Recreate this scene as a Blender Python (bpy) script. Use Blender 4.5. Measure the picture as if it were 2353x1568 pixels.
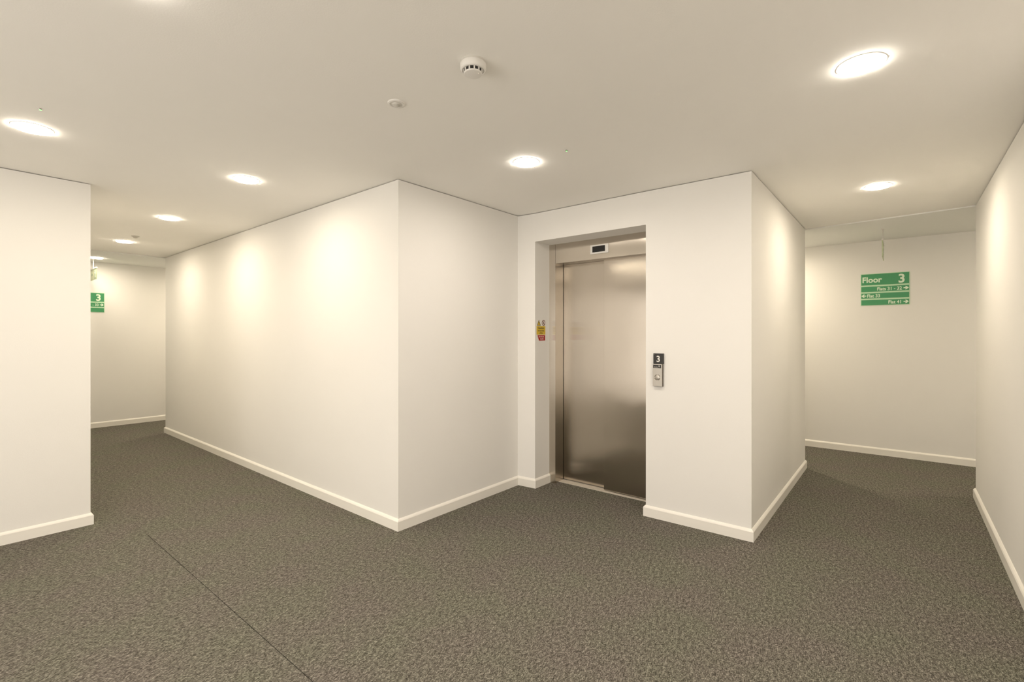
import bpy, bmesh, math, random
from mathutils import Vector, Matrix
random.seed(4)
for o in list(bpy.data.objects): bpy.data.objects.remove(o)
scene = bpy.context.scene
C = scene.collection

# ---------------------------------------------------------------- camera
# world axes follow the building: +X runs down the right-hand corridor, +Y down the left-hand corridor
F_PX, CX, CY, HEYE = 1100.0, 1176.5, 771.0, 1.332
H = 2.4
YAW = 39.1
cam = bpy.data.cameras.new('camera'); camo = bpy.data.objects.new('camera', cam); C.objects.link(camo)
cam.sensor_width = 36; cam.lens = 36 * F_PX / 2353
cam.shift_y = -(784 - CY) / 2353
cam.clip_start = .02
camo.location = (0, 0, HEYE)
camo.rotation_euler = (math.radians(90), 0, math.radians(YAW - 90))
scene.camera = camo

# ---------------------------------------------------------------- world, exposure
w = bpy.data.worlds.new('world'); scene.world = w; w.use_nodes = True
w.node_tree.nodes['Background'].inputs[0].default_value = (1.0, .925, .845, 1)
w.node_tree.nodes['Background'].inputs[1].default_value = 2.8  # sky fill, reaches the lobby only through the added window
vs = scene.view_settings
vs.view_transform = 'Standard'; vs.look = 'None'; vs.gamma = 1; vs.use_curve_mapping = False
vs.exposure = 0.56
LAMP_W = 4.9                       # power of each downlight
WARM = (1.0, .85, .635)             # corridor lamps
NEUTRAL = (1.0, .87, .75)         # lobby lamps

# ---------------------------------------------------------------- materials
def mat(name, col, rough=.6, metal=0, spec=.5, emit=None, estr=0):
    m = bpy.data.materials.new(name); m.use_nodes = True
    b = m.node_tree.nodes['Principled BSDF']
    b.inputs['Base Color'].default_value = (*col, 1)
    b.inputs['Roughness'].default_value = rough
    b.inputs['Metallic'].default_value = metal
    b.inputs['Specular IOR Level'].default_value = spec
    if emit:
        b.inputs['Emission Color'].default_value = (*emit, 1)
        b.inputs['Emission Strength'].default_value = estr
    return m
def nd(m, typ, **kw):
    n = m.node_tree.nodes.new(typ)
    for k, v in kw.items():
        if k.startswith('i_'): n.inputs[k[2:]].default_value = v
        else: setattr(n, k, v)
    return n
def lk(m, a, b): m.node_tree.links.new(a, b)
def bsdf(m): return m.node_tree.nodes['Principled BSDF']
def bump(m, height, strength, dist):
    b = nd(m, 'ShaderNodeBump'); b.inputs['Strength'].default_value = strength; b.inputs['Distance'].default_value = dist
    lk(m, height, b.inputs['Height']); lk(m, b.outputs[0], bsdf(m).inputs['Normal']); return b
def speckle_paint(name, col, var=.02, scale=14, bstr=.12, rough=.75):
    m = mat(name, col, rough, spec=.25)
    g = nd(m, 'ShaderNodeNewGeometry')
    n = nd(m, 'ShaderNodeTexNoise'); n.inputs['Scale'].default_value = scale; n.inputs['Detail'].default_value = 4
    lk(m, g.outputs['Position'], n.inputs['Vector'])
    r = nd(m, 'ShaderNodeMix', data_type='RGBA')
    r.inputs[6].default_value = (*[c*(1-var) for c in col], 1)
    r.inputs[7].default_value = (*[min(1, c*(1+var)) for c in col], 1)
    lk(m, n.outputs['Fac'], r.inputs[0]); lk(m, r.outputs[2], bsdf(m).inputs['Base Color'])
    n2 = nd(m, 'ShaderNodeTexNoise'); n2.inputs['Scale'].default_value = 160; n2.inputs['Detail'].default_value = 3
    lk(m, g.outputs['Position'], n2.inputs['Vector'])
    bump(m, n2.outputs['Fac'], bstr, .002)
    return m
M = {}
M['wall'] = speckle_paint('wall_paint', (.855, .84, .805), .012, 3)
M['ceil'] = speckle_paint('ceiling_paint', (.94, .922, .88), .012, 4, .18)
M['ceil_cool'] = speckle_paint('ceiling_cool_tone', (.90, .905, .875), .012, 4, .15)
M['skirt'] = mat('skirting_gloss', (.90, .875, .81), .38, spec=.4)
M['white'] = mat('white_plastic', (.80, .78, .74), .4)
M['offwhite'] = mat('grey_plastic', (.62, .60, .55), .45)
M['black'] = mat('black_plastic', (.02, .018, .015), .35)
M['screen'] = mat('dark_screen', (.012, .012, .013), .2)
M['green'] = mat('sign_green', (.055, .31, .125), .45)
M['palegreen'] = mat('sign_pale_green', (.56, .78, .54), .5)
M['letter'] = mat('sign_lettering', (.80, .92, .74), .5)
M['lumi'] = mat('photoluminescent_panel', (.62, .68, .44), .4)
M['lumi_dark'] = mat('photoluminescent_green', (.36, .46, .28), .4)
M['yellow'] = mat('sticker_yellow', (.72, .50, .04), .5)
M['brownblack'] = mat('sticker_print', (.05, .035, .01), .5)
M['red'] = mat('sticker_red', (.42, .012, .01), .5)
M['sticker_white'] = mat('sticker_white', (.82, .76, .70), .5)
M['led'] = mat('green_led', (.1, .6, .15), .3, emit=(.35, 1, .3), estr=1.2)
M['chrome'] = mat('chrome', (.7, .72, .68), .12, 1)
M['alu'] = mat('sill_aluminium', (.80, .75, .66), .5, .6)
M['void'] = mat('shaft_dark', (.02, .018, .015), .8)

def carpet():
    m = mat('carpet', (.1, .09, .075), 1.0, spec=.08)
    g = nd(m, 'ShaderNodeNewGeometry')
    mp = nd(m, 'ShaderNodeMapping'); mp.inputs['Rotation'].default_value = (0, 0, math.radians(-28)); mp.inputs['Scale'].default_value = (.55, 1, 1)
    lk(m, g.outputs['Position'], mp.inputs['Vector'])
    n1 = nd(m, 'ShaderNodeTexNoise'); n1.inputs['Scale'].default_value = 210; n1.inputs['Detail'].default_value = 2; n1.inputs['Roughness'].default_value = .6
    lk(m, mp.outputs[0], n1.inputs['Vector'])
    n3 = nd(m, 'ShaderNodeTexNoise'); n3.inputs['Scale'].default_value = 75; n3.inputs['Detail'].default_value = 3
    lk(m, mp.outputs[0], n3.inputs['Vector'])
    ad = nd(m, 'ShaderNodeMix', data_type='FLOAT'); ad.inputs[0].default_value = .35
    lk(m, n1.outputs['Fac'], ad.inputs[2]); lk(m, n3.outputs['Fac'], ad.inputs[3])
    r = nd(m, 'ShaderNodeValToRGB'); e = r.color_ramp.elements
    e[0].position = .36; e[0].color = (.046, .043, .037, 1)
    e[1].position = .66; e[1].color = (.350, .335, .303, 1)
    x = e.new(.50); x.color = (.138, .130, .114, 1)
    lk(m, ad.outputs[0], r.inputs[0])
    # faint worn / tinted patches
    n2 = nd(m, 'ShaderNodeTexNoise'); n2.inputs['Scale'].default_value = 3.2; n2.inputs['Detail'].default_value = 4
    lk(m, g.outputs['Position'], n2.inputs['Vector'])
    r2 = nd(m, 'ShaderNodeValToRGB'); q = r2.color_ramp.elements
    q[0].position = .35; q[0].color = (1.0, .95, .92, 1); q[1].position = .65; q[1].color = (.97, 1.0, .88, 1)
    lk(m, n2.outputs['Fac'], r2.inputs[0])
    mx = nd(m, 'ShaderNodeMix', data_type='RGBA', blend_type='MULTIPLY'); mx.inputs[0].default_value = 1
    lk(m, r.outputs[0], mx.inputs[6]); lk(m, r2.outputs[0], mx.inputs[7]); lk(m, mx.outputs[2], bsdf(m).inputs['Base Color'])
    bump(m, ad.outputs[0], .6, .006)
    return m
M['carpet'] = carpet()

def steel(name, col, rough, wave=.0006):
    m = mat(name, col, rough, 1)
    b = bsdf(m)
    b.inputs['Anisotropic'].default_value = 1.0
    t = nd(m, 'ShaderNodeCombineXYZ'); t.inputs[0].default_value = .7071; t.inputs[1].default_value = .7071
    lk(m, t.outputs[0], b.inputs['Tangent'])
    g = nd(m, 'ShaderNodeNewGeometry')
    mp = nd(m, 'ShaderNodeMapping'); mp.inputs['Scale'].default_value = (600, 600, 5)
    lk(m, g.outputs['Position'], mp.inputs['Vector'])
    n = nd(m, 'ShaderNodeTexNoise'); n.inputs['Scale'].default_value = 1; n.inputs['Detail'].default_value = 3
    lk(m, mp.outputs[0], n.inputs['Vector'])
    mr = nd(m, 'ShaderNodeMapRange'); mr.inputs[3].default_value = rough - .012; mr.inputs[4].default_value = rough + .015
    lk(m, n.outputs['Fac'], mr.inputs[0]); lk(m, mr.outputs[0], b.inputs['Roughness'])
    n2 = nd(m, 'ShaderNodeTexNoise'); n2.inputs['Scale'].default_value = 3.0; n2.inputs['Detail'].default_value = 1
    lk(m, g.outputs['Position'], n2.inputs['Vector'])
    bump(m, n2.outputs['Fac'], .5, wave * 10)
    return m
M['steel'] = steel('brushed_steel', (.53, .48, .415), .21)
M['steel_frame'] = steel('brushed_steel_frame', (.62, .57, .50), .24)
M['panel_alu'] = mat('call_panel_metal', (.50, .47, .42), .4, .8)
M['dark_metal'] = mat('dark_edge_metal', (.12, .10, .075), .4, .6)
M['label_black'] = mat('label_black', (.018, .015, .012), .3)
M['text_white'] = mat('plaque_white', (.82, .80, .75), .5)
M['trim'] = mat('downlight_trim', (.78, .76, .72), .4)
def lampmat(name, col, s):
    m = mat(name, (.8, .8, .8), .4, emit=col, estr=s); return m
M['lens_warm'] = lampmat('lamp_lens_warm', (1, .90, .74), 55)
M['lens_neutral'] = lampmat('lamp_lens_neutral', (1, .92, .80), 55)

# ---------------------------------------------------------------- mesh helpers
class MB:
    def __init__(s): s.bm = bmesh.new()
    def box(s, x0, x1, y0, y1, z0, z1, mi=0):
        v = [s.bm.verts.new(p) for p in ((x0,y0,z0),(x1,y0,z0),(x1,y1,z0),(x0,y1,z0),(x0,y0,z1),(x1,y0,z1),(x1,y1,z1),(x0,y1,z1))]
        for f in ((0,3,2,1),(4,5,6,7),(0,1,5,4),(1,2,6,5),(2,3,7,6),(3,0,4,7)):
            s.bm.faces.new([v[i] for i in f]).material_index = mi
        return s
    def prism(s, pts, z0, z1, mi=0):
        a = [s.bm.verts.new((p[0], p[1], z0)) for p in pts]; b = [s.bm.verts.new((p[0], p[1], z1)) for p in pts]
        n = len(pts)
        s.bm.faces.new(a[::-1]).material_index = mi; s.bm.faces.new(b).material_index = mi
        for i in range(n): s.bm.faces.new((a[i], a[(i+1) % n], b[(i+1) % n], b[i])).material_index = mi
        return s
    def ring(s, cx, cy, r0, r1, z0, z1, n=48, a0=0, a1=360, mi=0):
        full = abs(a1 - a0) >= 360; k = n if full else n + 1; L = []
        for i in range(k):
            t = math.radians(a0 + (a1 - a0) * i / n); c, d = math.cos(t), math.sin(t)
            L.append([s.bm.verts.new((cx + r*c, cy + r*d, z)) for r, z in ((r0,z0),(r1,z0),(r1,z1),(r0,z1))])
        for i in range(n):
            A, B = L[i], L[(i+1) % k]
            for j in range(4): s.bm.faces.new((A[j], A[(j+1) % 4], B[(j+1) % 4], B[j])).material_index = mi
        if not full: s.bm.faces.new(L[0]); s.bm.faces.new(L[-1][::-1])
        return s
    def lathe(s, prof, n=48, c=(0,0), mi=0):
        L = []
        for r, z in prof:
            if r < 1e-6: L.append([s.bm.verts.new((c[0], c[1], z))])
            else: L.append([s.bm.verts.new((c[0]+r*math.cos(2*math.pi*i/n), c[1]+r*math.sin(2*math.pi*i/n), z)) for i in range(n)])
        for A, B in zip(L, L[1:]):
            for i in range(n):
                j = (i+1) % n
                if len(A) == 1 and len(B) == 1: continue
                if len(A) == 1: f = (A[0], B[j], B[i])
                elif len(B) == 1: f = (A[i], A[j], B[0])
                else: f = (A[i], A[j], B[j], B[i])
                s.bm.faces.new(f).material_index = mi
        return s
    def build(s, name, mats, parent=None, bevel=0, smooth=False):
        bmesh.ops.recalc_face_normals(s.bm, faces=s.bm.faces)
        me = bpy.data.meshes.new(name); s.bm.to_mesh(me); s.bm.free()
        for m in (mats if isinstance(mats, (list, tuple)) else [mats]): me.materials.append(m)
        o = bpy.data.objects.new(name, me); C.objects.link(o)
        if parent: o.parent = parent
        if smooth:
            for p in me.polygons: p.use_smooth = True
            e = o.modifiers.new('split', 'EDGE_SPLIT'); e.split_angle = math.radians(35)
        if bevel:
            b = o.modifiers.new('bevel', 'BEVEL'); b.width = bevel; b.segments = 3; b.limit_method = 'ANGLE'
        return o
def tag(o, label=None, cat=None, group=None, kind=None):
    if label: o['label'] = label
    if cat: o['category'] = cat
    if group: o['group'] = group
    if kind: o['kind'] = kind
    return o
def thing(name, label, cat, mtx=None, loc=None, group=None, kind=None):
    o = bpy.data.objects.new(name, None); C.objects.link(o); o.empty_display_size = .1
    if mtx is not None: o.matrix_world = mtx
    if loc is not None: o.location = loc
    return tag(o, label, cat, group, kind)
def copy_tree(o, parent=None):
    c = o.copy(); C.objects.link(c); c.parent = parent
    for ch in [x for x in bpy.data.objects if x.parent == o]: copy_tree(ch, c)
    return c
def facing(px, py, pz, way):
    """local x = viewer's right, y = up, z = out of the wall"""
    if way == '-X': X, Z = Vector((0, -1, 0)), Vector((-1, 0, 0))
    else: X, Z = Vector((1, 0, 0)), Vector((0, -1, 0))            # '-Y'
    Y = Vector((0, 0, 1))
    m = Matrix((( X.x, Y.x, Z.x, px), (X.y, Y.y, Z.y, py), (X.z, Y.z, Z.z, pz), (0, 0, 0, 1)))
    return m
def lettering(name, items, material, parent, z=0.0, depth=.0006):
    """items: (text, x, y, height, align, boldness, xscale) -> one mesh of raised letters"""
    bm = bmesh.new()
    for (t, x, y, h, al, bold, xs) in items:
        cu = bpy.data.curves.new('t', 'FONT'); cu.body = t; cu.size = 1; cu.align_x = al; cu.extrude = .01; cu.offset = bold
        cu.resolution_u = 4
        ob = bpy.data.objects.new('t', cu); C.objects.link(ob)
        dg = bpy.context.evaluated_depsgraph_get(); dg.update()
        me = bpy.data.meshes.new_from_object(ob.evaluated_get(dg))
        s = h / .73
        me.transform(Matrix.Translation((x, y, z)) @ Matrix.Diagonal((s*xs, s, depth/.02, 1)) @ Matrix.Translation((0, 0, .01)))
        bm.from_mesh(me); bpy.data.meshes.remove(me)
        bpy.data.objects.remove(ob); bpy.data.curves.remove(cu)
    me = bpy.data.meshes.new(name); bm.to_mesh(me); bm.free(); me.materials.append(material)
    o = bpy.data.objects.new(name, me); C.objects.link(o); o.parent = parent
    return o

# ---------------------------------------------------------------- plan of the place (metres)
A = Vector((2.044, 2.660)); B = Vector((3.350, 2.655)); Cc = Vector((3.378, .750)); D = Vector((5.592, .748))
E = Vector((.745, 4.433)); F = Vector((2.095, 7.817)); G = Vector((5.440, -.475))
UL = 3.368                    # face of the lift wall at the opening
OP0, OP1, OPZ = 1.463, 2.478, 2.150        # opening in the lift wall
UF = 3.587                    # face of the steel frame
END_R, END_L = 6.72, 9.00     # faces of the two end walls
BACK = -1.9
GAP = .005

def wall(name, segs, label, z0=0.0):
    """each seg: plan polygon (front0, front1, back1, back0); a 5 mm shadow gap is left under the ceiling"""
    m = MB()
    for s in segs:
        p = [Vector(q) for q in s[:4]]; a = s[4] if len(s) > 4 else z0; b = s[5] if len(s) > 5 else None
        if b is None:
            m.prism(p, a, H - GAP)
            n = (p[3] - p[0]).normalized() * .03
            k = (p[2] - p[1]).normalized() * .03
            m.prism([p[0]+n, p[1]+k, p[2], p[3]], H - GAP, H + .02)
        else: m.prism(p, a, b)
    o = m.build(name, M['wall']); tag(o, label, 'wall', kind='structure'); return o
T = .12
wall('wall_left', [((BACK-T, E.y), (E.x, E.y), (E.x-T, E.y+T), (BACK-T, E.y+T))], 'cream wall stub at the left edge of the lobby')
wall('wall_left_corridor_near', [((E.x, E.y), (E.x, 7.817), (E.x-T, 7.817-T), (E.x-T, E.y+T))], 'cream side wall of the left corridor behind the left wall stub')
wall('wall_left_corridor', [(A, F, (F.x+T, F.y-T), (A.x+T, A.y+T))], 'long cream wall running down the left corridor with lamp glows')
wall('wall_lobby_return', [(A, B, (B.x+T, B.y+T), (A.x+T, A.y+T))], 'short cream wall between the corridor corner and the lift wall')
TB = .26
wall('wall_lift', [((B.x, B.y), (UL, OP1), (UL+TB, OP1), (B.x+TB, B.y+T)),
                   ((UL, OP0), (Cc.x, Cc.y), (Cc.x+T, Cc.y+T), (UL+TB, OP0)),
                   ((UL, OP1), (UL, OP0), (UL+TB, OP0), (UL+TB, OP1), OPZ)],
     'cream wall with the recessed lift opening')
wall('wall_right_corridor', [(Cc, D, (D.x-T, D.y+T), (Cc.x+T, Cc.y+T))], 'cream wall of the right corridor beside the lift wall')
wall('wall_right', [((BACK-T, G.y), (G.x, G.y), (G.x-T, G.y-T), (BACK-T, G.y-T))], 'cream wall at the right edge running down the right corridor')
wall('wall_right_corridor_end', [((END_R, 4.2), (END_R, -3.4), (END_R+T, -3.4), (END_R+T, 4.2))], 'cream end wall of the right corridor carrying the four row green sign')
wall('wall_right_cross_near', [(D, (D.x, 4.2), (D.x-T, 4.2), (D.x-T, D.y+T))], 'cream wall round the corner at the end of the right corridor')
wall('wall_right_cross_far', [(G, (G.x, -3.4), (G.x-T, -3.4), (G.x-T, G.y-T))], 'cream wall behind the right wall corner')
wall('wall_right_cross_ends', [((5.3, 4.2), (7.0, 4.2), (7.0, 4.32), (5.3, 4.32)), ((5.3, -3.4), (7.0, -3.4), (7.0, -3.52), (5.3, -3.52))], 'cream walls closing the far right cross corridor')
wall('wall_left_corridor_end', [((-2.2, END_L), (5.2, END_L), (5.2, END_L+T), (-2.2, END_L+T))], 'cream end wall of the left corridor carrying the cut off green sign')
wall('wall_left_cross_near', [(F, (5.2, F.y), (5.2, F.y-T), (F.x+T, F.y-T))], 'cream wall round the corner at the end of the left corridor')
wall('wall_left_cross_far', [((E.x, F.y), (-2.2, F.y), (-2.2, F.y-T), (E.x-T, F.y-T))], 'cream wall on the left of the far left cross corridor')
wall('wall_left_cross_ends', [((-2.2, 7.6), (-2.2, 9.2), (-2.32, 9.2), (-2.32, 7.6)), ((5.2, 7.6), (5.2, 9.2), (5.32, 9.2), (5.32, 7.6))], 'cream walls closing the far left cross corridor')
WY0, WY1, WZ0, WZ1 = .15, 3.15, .10, 2.22     # opening added behind the camera to let in fill daylight
wall('wall_back', [((BACK, G.y-T), (BACK, WY0), (BACK-T, WY0), (BACK-T, G.y-T)), ((BACK, WY1), (BACK, E.y+T), (BACK-T, E.y+T), (BACK-T, WY1)),
                   ((BACK, WY0), (BACK, WY1), (BACK-T, WY1), (BACK-T, WY0), WZ1), ((BACK, WY0), (BACK, WY1), (BACK-T, WY1), (BACK-T, WY0), 0, WZ0)],
     'cream wall behind the camera round the added fill window')
m = MB()
for y0, y1, z0, z1 in ((WY0, WY0+.05, WZ0, WZ1), (WY1-.05, WY1, WZ0, WZ1), (1.625, 1.675, WZ0+.05, WZ1-.05), (WY0+.05, WY1-.05, WZ0, WZ0+.05), (WY0+.05, WY1-.05, WZ1-.05, WZ1)):
    m.box(BACK-.09, BACK-.04, y0, y1, z0, z1)
tag(m.build('added_fill_window', M['white']), 'white framed window added behind the camera for fill light', 'added window', kind='structure')  # added out of view to brighten the lobby and its ceiling
pl_ = bpy.data.lights.new('fill_window_portal', 'AREA'); pl_.shape = 'RECTANGLE'; pl_.size = WY1-WY0; pl_.size_y = WZ1-WZ0; pl_.cycles.is_portal = True  # portal guiding the sky fill through the added window
po = bpy.data.objects.new('fill_window_portal', pl_); C.objects.link(po); po.location = (BACK-.1, (WY0+WY1)/2, (WZ0+WZ1)/2)
po.rotation_euler = Matrix(((0, 0, -1), (1, 0, 0), (0, -1, 0))).to_euler()

# floor: carpet widths laid edge to edge with visible seams over an underlay
S = .945
m = MB()
zt, zb = 0, -.007
for r in ((-2.4, S-.0016, -3.6, 2.889), (-2.4, S-.0016, 2.8905, 3.90), (S+.0016, 7.2, -3.6, 4.30), (-2.4, S, 3.9003, 4.7195), (S, 7.2, 4.3003, 4.7195), (-2.4, 7.2, 4.7205, 9.4), (S+.0003, 7.2, 3.9, 4.30)):
    if r == (S+.0003, 7.2, 3.9, 4.30): continue
    m.box(r[0], r[1], r[2], r[3], zb, zt)
m.box(-2.4, 7.2, -3.6, 9.4, -.06, zb-.0005, 1)
tag(m.build('floor', [M['carpet'], M['void']]), 'grey brown flecked carpet with thin dark seams', 'floor', kind='structure')
m = MB(); m.box(-2.4, 5.60, -3.6, 7.82, H, H+.1)
tag(m.build('ceiling', M['ceil']), 'plain off-white plasterboard ceiling over lobby and corridors', 'ceiling', kind='structure')
# cross corridors: ceilings a few millimetres lower, slightly darker and cooler in tone
m = MB(); m.prism([(D.x, D.y-.002), (D.x, 4.3), (7.0, 4.3), (7.0, -3.6), (G.x, -3.6), (G.x, G.y)], H-.010, H+.1)
tag(m.build('ceiling_right_corridor', M['ceil_cool']), 'slightly lower white ceiling beyond the right corridor', 'ceiling', kind='structure')
m = MB(); m.prism([(-2.4, 7.822), (5.4, 7.822), (5.4, 9.3), (-2.4, 9.3)], H-.010, H+.1)
tag(m.build('ceiling_left_corridor', M['ceil_cool']), 'slightly lower white ceiling beyond the left corridor', 'ceiling', kind='structure')

# skirting: chamfered profile swept along the walls, mitred at the corners
PROF = [(-.002, .0), (.015, .0), (.015, .064), (.011, .071), (.003, .079), (-.002, .080)]
def skirting(name, path, label):
    """room lies to the LEFT of the direction of travel"""
    pts = [Vector(p) for p in path]; n = len(pts); bm = bmesh.new(); rings = []
    for i in range(n):
        d0 = (pts[i]-pts[i-1]).normalized() if i else None
        d1 = (pts[i+1]-pts[i]).normalized() if i < n-1 else None
        if d0 is None: d0 = d1
        if d1 is None: d1 = d0
        n0, n1 = Vector((-d0.y, d0.x)), Vector((-d1.y, d1.x))
        b = (n0+n1).normalized(); k = 1/max(.2, b.dot(n0))
        rings.append([bm.verts.new((pts[i].x+b.x*k*t, pts[i].y+b.y*k*t, z)) for t, z in PROF])
    for a, b in zip(rings, rings[1:]):
        for j in range(len(PROF)): bm.faces.new((a[j], a[(j+1) % len(PROF)], b[(j+1) % len(PROF)], b[j]))
    bm.faces.new(rings[0]); bm.faces.new(rings[-1][::-1])
    m = MB(); m.bm.free(); m.bm = bm
    return tag(m.build(name, M['skirt']), label, 'baseboard', kind='structure')
skirting('baseboard_left', [(E.x, 7.817), (E.x, E.y), (BACK, E.y)], 'cream skirting board along the left wall stub')
skirting('baseboard_centre', [(UF-.002, OP1), (UL, OP1), B, A, F, (5.2, F.y)], 'cream skirting board round the corner between left corridor and lift')
skirting('baseboard_lift', [(5.592, 4.2), D, Cc, (UL, OP0), (UF-.002, OP0)], 'cream skirting board round the corner right of the lift')
skirting('baseboard_right', [(BACK, G.y), G, (G.x, -3.4)], 'cream skirting board along the right wall')
skirting('baseboard_right_end', [(END_R, -3.4), (END_R, 4.2)], 'cream skirting board under the four row sign')
skirting('baseboard_left_end', [(5.2, END_L), (-2.2, END_L)], 'cream skirting board at the end of the left corridor')
skirting('baseboard_back', [(BACK, E.y), (BACK, G.y)], 'cream skirting board behind the camera')

# ---------------------------------------------------------------- lift doors (built in world axes)
d = thing('door_1', 'brushed steel lift doors in a recessed opening with a floor display above', 'lift door', loc=(UF, (OP0+OP1)/2, 0), kind='structure')
def wpart(mb, name, mats, parent, **k):
    off = parent.matrix_world if False else None
    base = Vector((0, 0, 0)); p = parent
    while p: base += p.location; p = p.parent
    for v in mb.bm.verts: v.co -= base
    return mb.build(name, mats, parent, **k)
bpy.context.view_layer.update()
J = .065; HB, HT = 1.978, OPZ+.01; RET = .128
L0, L1 = OP0+J, OP1-J
for a, b, inner in ((OP1-J, OP1+.004, OP1-J), (OP0-.004, OP0+J, OP0+J)):
    m = MB(); m.box(UF, UF+.03, a, b, 0, HT)
    if inner == OP1-J: m.box(UF+.03, UF+RET, inner, inner+.012, 0, HB)
    else: m.box(UF+.03, UF+RET, inner-.012, inner, 0, HB)
    wpart(m, 'door_jamb', M['steel_frame'], d)
m = MB(); m.box(UF+.001, UF+.03, L0+.0015, L1-.0015, HB, HT); m.box(UF+.03, UF+RET, L0+.0015, L1-.0015, HB, HB+.012)
wpart(m, 'header_panel', M['steel_frame'], d)
m = MB(); m.box(3.722, 3.750, 1.93, OP1+.10, .012, HB+.03); wpart(m, 'door_leaf', M['steel'], d, bevel=.0015)
m = MB(); m.box(3.672, 3.700, OP0-.1, 1.972, .012, HB+.03); wpart(m, 'door_leaf', M['steel'], d, bevel=.0015)
m = MB()
m.box(3.645, 3.664, OP0-.01, OP1-J, -.004, .006); m.box(3.664, 3.669, OP0-.01, OP1-J, -.004, .002)
m.box(3.669, 3.706, OP0-.01, OP1-J, -.004, .006); m.box(3.706, 3.711, OP0-.01, OP1-J, -.004, .002); m.box(3.711, 3.83, OP0-.01, OP1-J, -.004, .006)
wpart(m, 'door_sill', M['alu'], d)
m = MB(); m.box(3.84, 3.87, OP0-.3, OP1+.3, 0, 2.3); m.box(3.62, 3.84, OP1+.12, OP1+.15, 0, 2.3); m.box(3.62, 3.84, OP0-.15, OP0-.12, 0, 2.3); m.box(3.62, 3.84, OP0-.15, OP1+.15, 2.2, 2.23)
wpart(m, 'shaft_lining', M['void'], d)
# floor display on the header
m = MB(); yc0, yc1, z0, z1 = 1.882, 2.052, 2.020, 2.096
m.box(UF-.008, UF+.002, yc0, yc1, z0, z1)
ind = wpart(m, 'floor_display', M['white'], d, bevel=.0015)
m = MB(); m.box(UF-.0095, UF-.006, yc0+.03, yc1-.022, z0+.014, z1-.012)
for v in m.bm.verts: v.co -= d.location
m.build('display_screen', M['screen'], ind)

# ---------------------------------------------------------------- downlights
def downlight(x, y, label, lens, col, power=LAMP_W, z=H, r=.083):
    t = thing('downlight', label, 'ceiling light', loc=(x, y, z), group='round recessed ceiling downlights')
    m = MB(); m.lathe([(r-.007, -.001), (r-.007, -.003), (r-.005, -.0032), (r-.001, -.002), (r, -.0005), (r, .004), (r-.007, .004), (r-.007, -.001)])
    m.build('trim_ring', M['trim'], t, smooth=True)
    m = MB(); q = r-.0075
    m.lathe([(q, .003), (q, -.0055), (q-.003, -.0080), (q-.008, -.0092), (0, -.0100)])
    m.build('diffuser', lens, t, smooth=True)
    l = bpy.data.lights.new('lamp', 'AREA'); l.shape = 'DISK'; l.size = 2*q-.008; l.energy = power; l.color = col; l.spread = math.radians(172)
    lo = bpy.data.objects.new('lamp', l); C.objects.link(lo); lo.parent = t; lo.location = (0, 0, -.0110)
    return t
LW, LN = M['lens_warm'], M['lens_neutral']
downlight(2.33, .122, 'big round downlight nearest the top right of the ceiling', LN, NEUTRAL)
downlight(4.31, .127, 'round downlight over the right corridor in front of its end wall', LW, WARM, LAMP_W*.92)
downlight(2.345, 1.793, 'round downlight in front of the lift doors', LN, NEUTRAL, LAMP_W*.72)
downlight(.356, 3.47, 'round downlight at the left edge above the left wall stub', LW, WARM, LAMP_W*.42)
downlight(1.397, 3.482, 'nearest downlight of the left corridor row, left of the corner', LW, WARM, LAMP_W*.62)
downlight(1.415, 5.171, 'second downlight down the left corridor', LW, WARM, LAMP_W*.95)
downlight(1.444, 6.847, 'third downlight down the left corridor beside the small ceiling sensor', LW, WARM)
downlight(1.482, 8.50, 'farthest left downlight half hidden by the wall stub', LW, WARM, LAMP_W*.75, z=H-.010)
downlight(.39, 1.765, 'round downlight above the camera, just out of the frame', LN, NEUTRAL)
downlight(.36, .12, 'round downlight over the right wall beside the camera', LN, NEUTRAL)
downlight(6.14, 1.35, 'round downlight round the corner beyond the right corridor', LW, WARM, LAMP_W*1.75, z=H-.010)
downlight(6.14, -1.9, 'round downlight behind the right wall corner', LW, WARM, LAMP_W*1.75, z=H-.010)
downlight(3.2, 8.45, 'round downlight round the corner beyond the left corridor', LW, WARM, LAMP_W*1.75, z=H-.010)

# ---------------------------------------------------------------- ceiling fittings
t = thing('smoke_detector', 'white round smoke detector with dark vents on the lobby ceiling', 'smoke detector', loc=(1.356, 1.298, H))
t.rotation_euler = (0, 0, math.radians(YAW-90)); t.scale = (1, 1, .90)
m = MB(); m.lathe([(0, .002), (.047, .002), (.050, 0), (.050, -.008), (0, -.008)]); m.build('mounting_base', M['offwhite'], t, smooth=True)
m = MB(); m.lathe([(0, -.006), (.048, -.006), (.0505, -.010), (.0505, -.030), (.047, -.036), (.043, -.038), (.041, -.036), (.0, -.036)]); b_ = m.build('detector_body', M['white'], t, smooth=True)
m = MB(); m.lathe([(0, -.034), (.036, -.034), (.0345, -.050), (0, -.050)]); m.build('vent_core', M['black'], t, smooth=True)
m = MB(); m.lathe([(0, -.048), (.036, -.048), (.0365, -.050), (.034, -.0535), (.020, -.056), (0, -.057)]); m.build('detector_cap', M['white'], t, smooth=True)
m = MB()
for i in range(12):
    a = i*30+8; m.ring(0, 0, .0335, .0378, -.049, -.034, n=2, a0=a, a1=a+8)
m.build('vent_rib', M['white'], t)
m = MB(); m.lathe([(0, -.0545), (.0025, -.0545), (.002, -.058), (0, -.0585)], 12, c=(.022, -.012)); m.build('indicator_light', M['sticker_white'], t)

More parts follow.
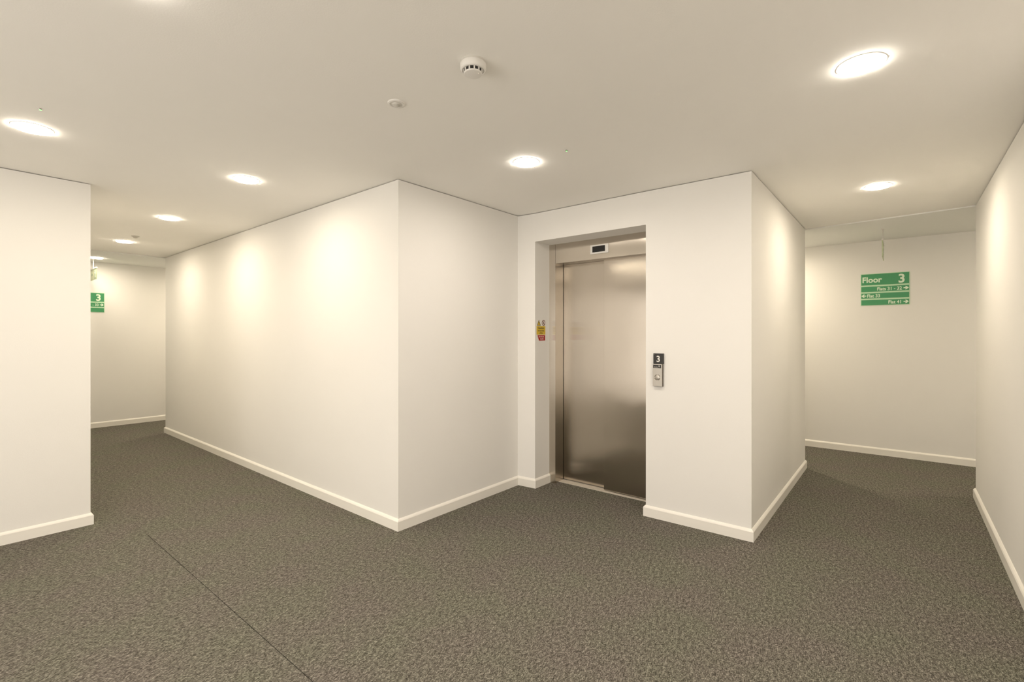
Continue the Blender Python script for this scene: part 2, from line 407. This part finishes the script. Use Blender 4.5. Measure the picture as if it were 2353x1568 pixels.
t = thing('sprinkler_cover', 'flat white round ceiling fitting left of the smoke detector', 'ceiling sensor', loc=(1.372, 1.80, H))
m = MB(); m.lathe([(0, .002), (.0385, .002), (.0395, -.001), (.037, -.005), (.030, -.007), (.027, -.0045), (0, -.0045)]); m.build('cover_ring', M['white'], t, smooth=True)
m = MB(); m.lathe([(0, -.004), (.020, -.004), (.018, -.010), (.012, -.014), (0, -.0155)]); m.build('sensor_dome', M['offwhite'], t, smooth=True)

t = thing('ceiling_sensor', 'tiny pale ceiling sensor beside the third corridor downlight', 'ceiling sensor', loc=(1.442, 6.396, H))
m = MB(); m.lathe([(0, .002), (.036, .002), (.036, -.005), (.030, -.009), (0, -.009)]); m.build('sensor_base', M['offwhite'], t, smooth=True)
m = MB(); m.lathe([(0, -.008), (.022, -.008), (.016, -.020), (0, -.024)]); m.build('sensor_head', M['offwhite'], t, smooth=True)

def led(x, y, label):
    t = thing('emergency_indicator', label, 'indicator light', loc=(x, y, H), group='tiny green ceiling indicator lights')
    m = MB(); m.lathe([(.0045, -.001), (.0045, -.0035), (.008, -.003), (.0105, .0005), (.0045, .0005), (.0045, -.001)], 24); m.build('bezel', M['chrome'], t, smooth=True)
    m = MB(); m.lathe([(0, .001), (.0046, .001), (.0044, -.004), (.0025, -.006), (0, -.0065)], 16); m.build('led_lens', M['led'], t, smooth=True)
led(2.344, 1.499, 'tiny green light in the ceiling right of the downlight before the lift')
led(.350, 3.152, 'tiny green light in the ceiling above the leftmost downlight')

# ---------------------------------------------------------------- hanging exit signs (photoluminescent panels)
def exit_sign(mtx, label):
    """local x along the panel, y up, z out; origin on the ceiling over the panel centre"""
    t = thing('hanging_exit_sign', label, 'exit sign', mtx=mtx)
    m = MB(); m.box(-.03, .03, -.006, .0, -.010, .010); m.build('ceiling_plate', M['white'], t, bevel=.002)
    m = MB(); m.box(-.003, .003, -.132, -.004, -.003, .003); m.build('stem', M['offwhite'], t)
    m = MB(); m.box(-.205, .205, -.142, -.128, -.007, .007); m.build('top_rail', M['white'], t)
    m = MB(); m.box(-.20, .20, -.292, -.140, -.0025, .0025); p = m.build('sign_panel', M['lumi'], t)
    for s in (1, -1):
        m = MB(); z0, z1 = (.0025, .0032) if s > 0 else (-.0032, -.0025)
        m.box(-.195, -.065, -.287, -.148, z0, z1)                                   # door field
        m.build('door_pictogram', M['lumi_dark'], p)
        m = MB(); m.prism([(.01, -.232), (.08, -.232), (.08, -.252), (.125, -.217), (.08, -.182), (.08, -.202), (.01, -.202)], z0, z1)
        m.build('arrow', M['lumi_dark'], p)
        m = MB(); z0, z1 = (.0032, .0038) if s > 0 else (-.0038, -.0032)
        m.ring(-.115, -.170, 0.0005, .010, z0, z1, 16)                              # running figure
        m.prism([(-.128, -.183), (-.108, -.183), (-.118, -.225), (-.140, -.222)], z0, z1)
        m.prism([(-.118, -.222), (-.104, -.232), (-.092, -.262), (-.102, -.264), (-.116, -.240), (-.134, -.226)], z0, z1)
        m.prism([(-.140, -.222), (-.126, -.224), (-.146, -.258), (-.172, -.266), (-.172, -.258), (-.154, -.250)], z0, z1)
        m.prism([(-.112, -.185), (-.092, -.204), (-.076, -.200), (-.078, -.193), (-.092, -.195), (-.106, -.184)], z0, z1)
        m.prism([(-.128, -.186), (-.148, -.194), (-.156, -.212), (-.150, -.214), (-.143, -.200), (-.130, -.196)], z0, z1)
        m.build('running_figure', M['letter'], p)
    return t
def frame(px, py, pz, X):
    X = Vector(X); Y = Vector((0, 0, 1)); Z = X.cross(Y)
    return Matrix(((X.x, Y.x, Z.x, px), (X.y, Y.y, Z.y, py), (X.z, Y.z, Z.z, pz), (0, 0, 0, 1)))
exit_sign(frame(1.49, 8.69, H-.010, (0, 1, 0)), 'pale green hanging exit sign seen obliquely beside the left wall stub')
exit_sign(frame(6.02, .140, H-.010, (1, 0, 0)), 'thin hanging exit sign seen edge-on from the ceiling beyond the right corridor')

# ---------------------------------------------------------------- floor signs
def arrow(m, x, y, s, right, z0, z1):
    k = 1 if right else -1
    P = [(-1, .24), (-.05, .24), (-.40, .80), (.10, .80), (1, 0), (.10, -.80), (-.40, -.80), (-.05, -.24), (-1, -.24)]
    pts = [(x+k*a*s, y+b*s) for a, b in P]
    if k < 0: pts = pts[::-1]
    m.prism(pts, z0, z1)
def floor_sign(mtx, w_, rows, label):
    """origin at the middle of the bottom edge"""
    t = thing('floor_sign', label, 'sign', mtx=mtx)
    hh, rh, gp = .122, .057, .0175
    n = len(rows); tot = hh + n*(rh+gp)
    m = MB(); m.box(-w_/2-.006, w_/2+.006, -.006, tot+.006, .0, .004); m.build('backing_board', M['palegreen'], t)
    m = MB(); m.box(-w_/2, w_/2, tot-hh, tot, .004, .0062); b0 = m.build('header_slat', M['green'], t)
    y0 = tot-hh
    lettering('lettering', [('Floor', -w_/2+.007, y0+.029, .064, 'LEFT', .026, .92)], M['letter'], b0, .0062)
    lettering('numeral', [('3', w_/2-.032, y0+.015, .094, 'RIGHT', .030, .95)], M['letter'], b0, .0062)
    for i, (txt, side) in enumerate(rows):
        yy = y0-(i+1)*(rh+gp)
        m = MB(); m.box(-w_/2, w_/2, yy, yy+rh, .004, .0062); b = m.build('direction_slat', M['green'], t)
        if not txt: continue
        if side == 'R': it = (txt, w_/2-.060, yy+.011, .036, 'RIGHT', .022, .88)
        else: it = (txt, -w_/2+.052, yy+.011, .036, 'LEFT', .022, .88)
        if ' - ' in txt:
            lettering('lettering', [('Flats', w_/2-.197, *it[2:])], M['letter'], b, .0062); x0 = it[1]
            lettering('numeral', [(txt[-2:], *it[1:])], M['letter'], b, .0062)
            lettering('dash', [('-', x0-.0555, *it[2:])], M['letter'], b, .0062)
            lettering('numeral', [(txt[6:8], x0-.0817, *it[2:])], M['letter'], b, .0062)
        else: lettering('lettering', [it], M['letter'], b, .0062)
        m = MB(); arrow(m, (w_/2-.025) if side == 'R' else (-w_/2+.023), yy+rh/2, .0225, side == 'R', .0062, .0070)
        m.build('arrow', M['letter'], b)
    return t
floor_sign(facing(END_R, .141, 1.672, '-X'), .418, [('Flats 31 - 32', 'R'), ('Flat 33', 'L'), ('Flat 41', 'R')],
           'green Floor 3 sign with four rows on the right corridor end wall')
floor_sign(facing(1.452, END_L, 1.670, '-Y'), .418, [('Flats 31 - 33', 'R'), ('', 'R')],
           'green Floor 3 sign partly hidden behind the left wall stub')

# ---------------------------------------------------------------- lift number plaque and call panel
t = thing('floor_number_plaque', 'square black plaque with a white 3 above the call panel', 'sign', mtx=facing(Cc.x-.0102+.0, 1.3625, 1.126, '-X'))
m = MB(); m.box(-.0375, .0375, 0, .075, 0, .014); pl = m.build('plaque_plate', M['label_black'], t, bevel=.001)
lettering('numeral', [('3', 0, .014, .046, 'CENTER', .018, .95)], M['text_white'], t, .014)
m = MB(); m.ring(-.0285, .066, .0018, .0028, .014, .0144, 12, 60, 250); m.build('corner_mark', M['offwhite'], t)

t = thing('call_panel', 'slim grey metal lift call panel with one round button', 'call button', mtx=facing(Cc.x-.0102+.0, 1.365, .963, '-X'))
m = MB(); m.box(-.035, .035, 0, .162, 0, .016); m.build('panel_back', M['dark_metal'], t)
m = MB(); m.box(-.0365, .0335, .001, .161, .0162, .0205); fp = m.build('face_plate', M['panel_alu'], t, bevel=.001)
m = MB(); m.box(-.033, .026, .132, .156, .0205, .0212); lb = m.build('maker_label', M['label_black'], t)
m = MB(); m.ring(.0125, .146, .0045, .0060, .0212, .0216, 20); m.prism([(.0105, .148), (.0145, .148), (.013, .142), (.0115, .142)], .0212, .0216)
for i in range(6): m.box(-.026+i*.0048, -.0228+i*.0048, .1375, .1415+(.0015 if i in (0, 3) else 0), .0212, .0216)
m.build('label_print', M['offwhite'], lb)
m = MB()
for a in range(4): m.ring(-.002, .065, .0185, .0215, .0203, .0218, 10, a*90+12, a*90+78)
m.build('button_ring', M['dark_metal'], t)
m = MB(); m.lathe([(0, .0200), (.0180, .0200), (.0178, .0212), (.0172, .0216), (0, .0216)], 40, c=(-.002, .065)); m.build('call_button', M['panel_alu'], t, smooth=True)

# ---------------------------------------------------------------- warning sticker in the lift reveal
t = thing('warning_sticker', 'yellow and red fire warning sticker in the lift reveal, lower corner peeled', 'sticker', mtx=facing(3.4565, OP1, 1.286, '-Y'))
W2 = .066
m = MB(); m.prism([(-W2, .052), (W2, .052), (W2, .128), (-W2, .128)], 0, .0012); yb = m.build('yellow_block', M['yellow'], t)
lettering('caution_text', [('Caution', 0, .103, .019, 'CENTER', .02, 1.12), ('In the event', 0, .082, .0125, 'CENTER', .02, 1.12), ('of fire', 0, .061, .0135, 'CENTER', .02, 1.1)], M['brownblack'], yb, .0012, .0004)
m = MB(); m.prism([(-W2+.012, .048), (-W2+.034, .0), (W2-.004, .0), (W2-.004, .048)], 0, .0012); rb = m.build('red_block', M['red'], t)
lettering('red_block_text', [('do not use', .003, .029, .0125, 'CENTER', .02, 1.05), ('this lift', .012, .009, .0125, 'CENTER', .02, 1.05)], M['sticker_white'], rb, .0012, .0004)
m = MB(); m.prism([(-W2, .052), (-W2+.002, .046), (-W2+.024, -.003), (-W2+.034, 0), (-W2+.014, .048), (W2, .048), (W2, .052)], 0, .0010); m.build('border', M['sticker_white'], t)
m = MB(); m.prism([(-.060, .133), (-.004, .133), (-.032, .182)], 0, .0012); tr = m.build('warning_triangle', M['brownblack'], t)
m = MB(); m.prism([(-.053, .1375), (-.011, .1375), (-.032, .1745)], .0012, .0016); m.build('triangle_field', M['yellow'], tr)
m = MB(); m.prism([(-.035, .1485), (-.029, .1485), (-.028, .165), (-.036, .165)], .0016, .0020); m.box(-.0345, -.0295, .1405, .1455, .0016, .0020); m.build('exclamation_mark', M['brownblack'], tr)
m = MB(); m.lathe([(0, 0), (.0255, 0), (.0255, .0011), (0, .0011)], 40, c=(.038, .157)); pc = m.build('prohibition_disc', M['sticker_white'], t)
m = MB(); m.ring(.038, .157, .0195, .0255, .0011, .0016, 40)
c0, s0 = math.cos(math.radians(-50)), math.sin(math.radians(-50)); a_, b_ = .021, .0028
m.prism([(.038+x*c0-y*s0, .157+x*s0+y*c0) for x, y in ((-a_, -b_), (a_, -b_), (a_, b_), (-a_, b_))], .0011, .0017)
m.build('prohibition_ring', mat('prohibition_red', (.16, .03, .03), .5), pc)
m = MB(); m.box(.034, .042, .146, .168, .0011, .0013); m.build('figure_mark', M['brownblack'], pc)
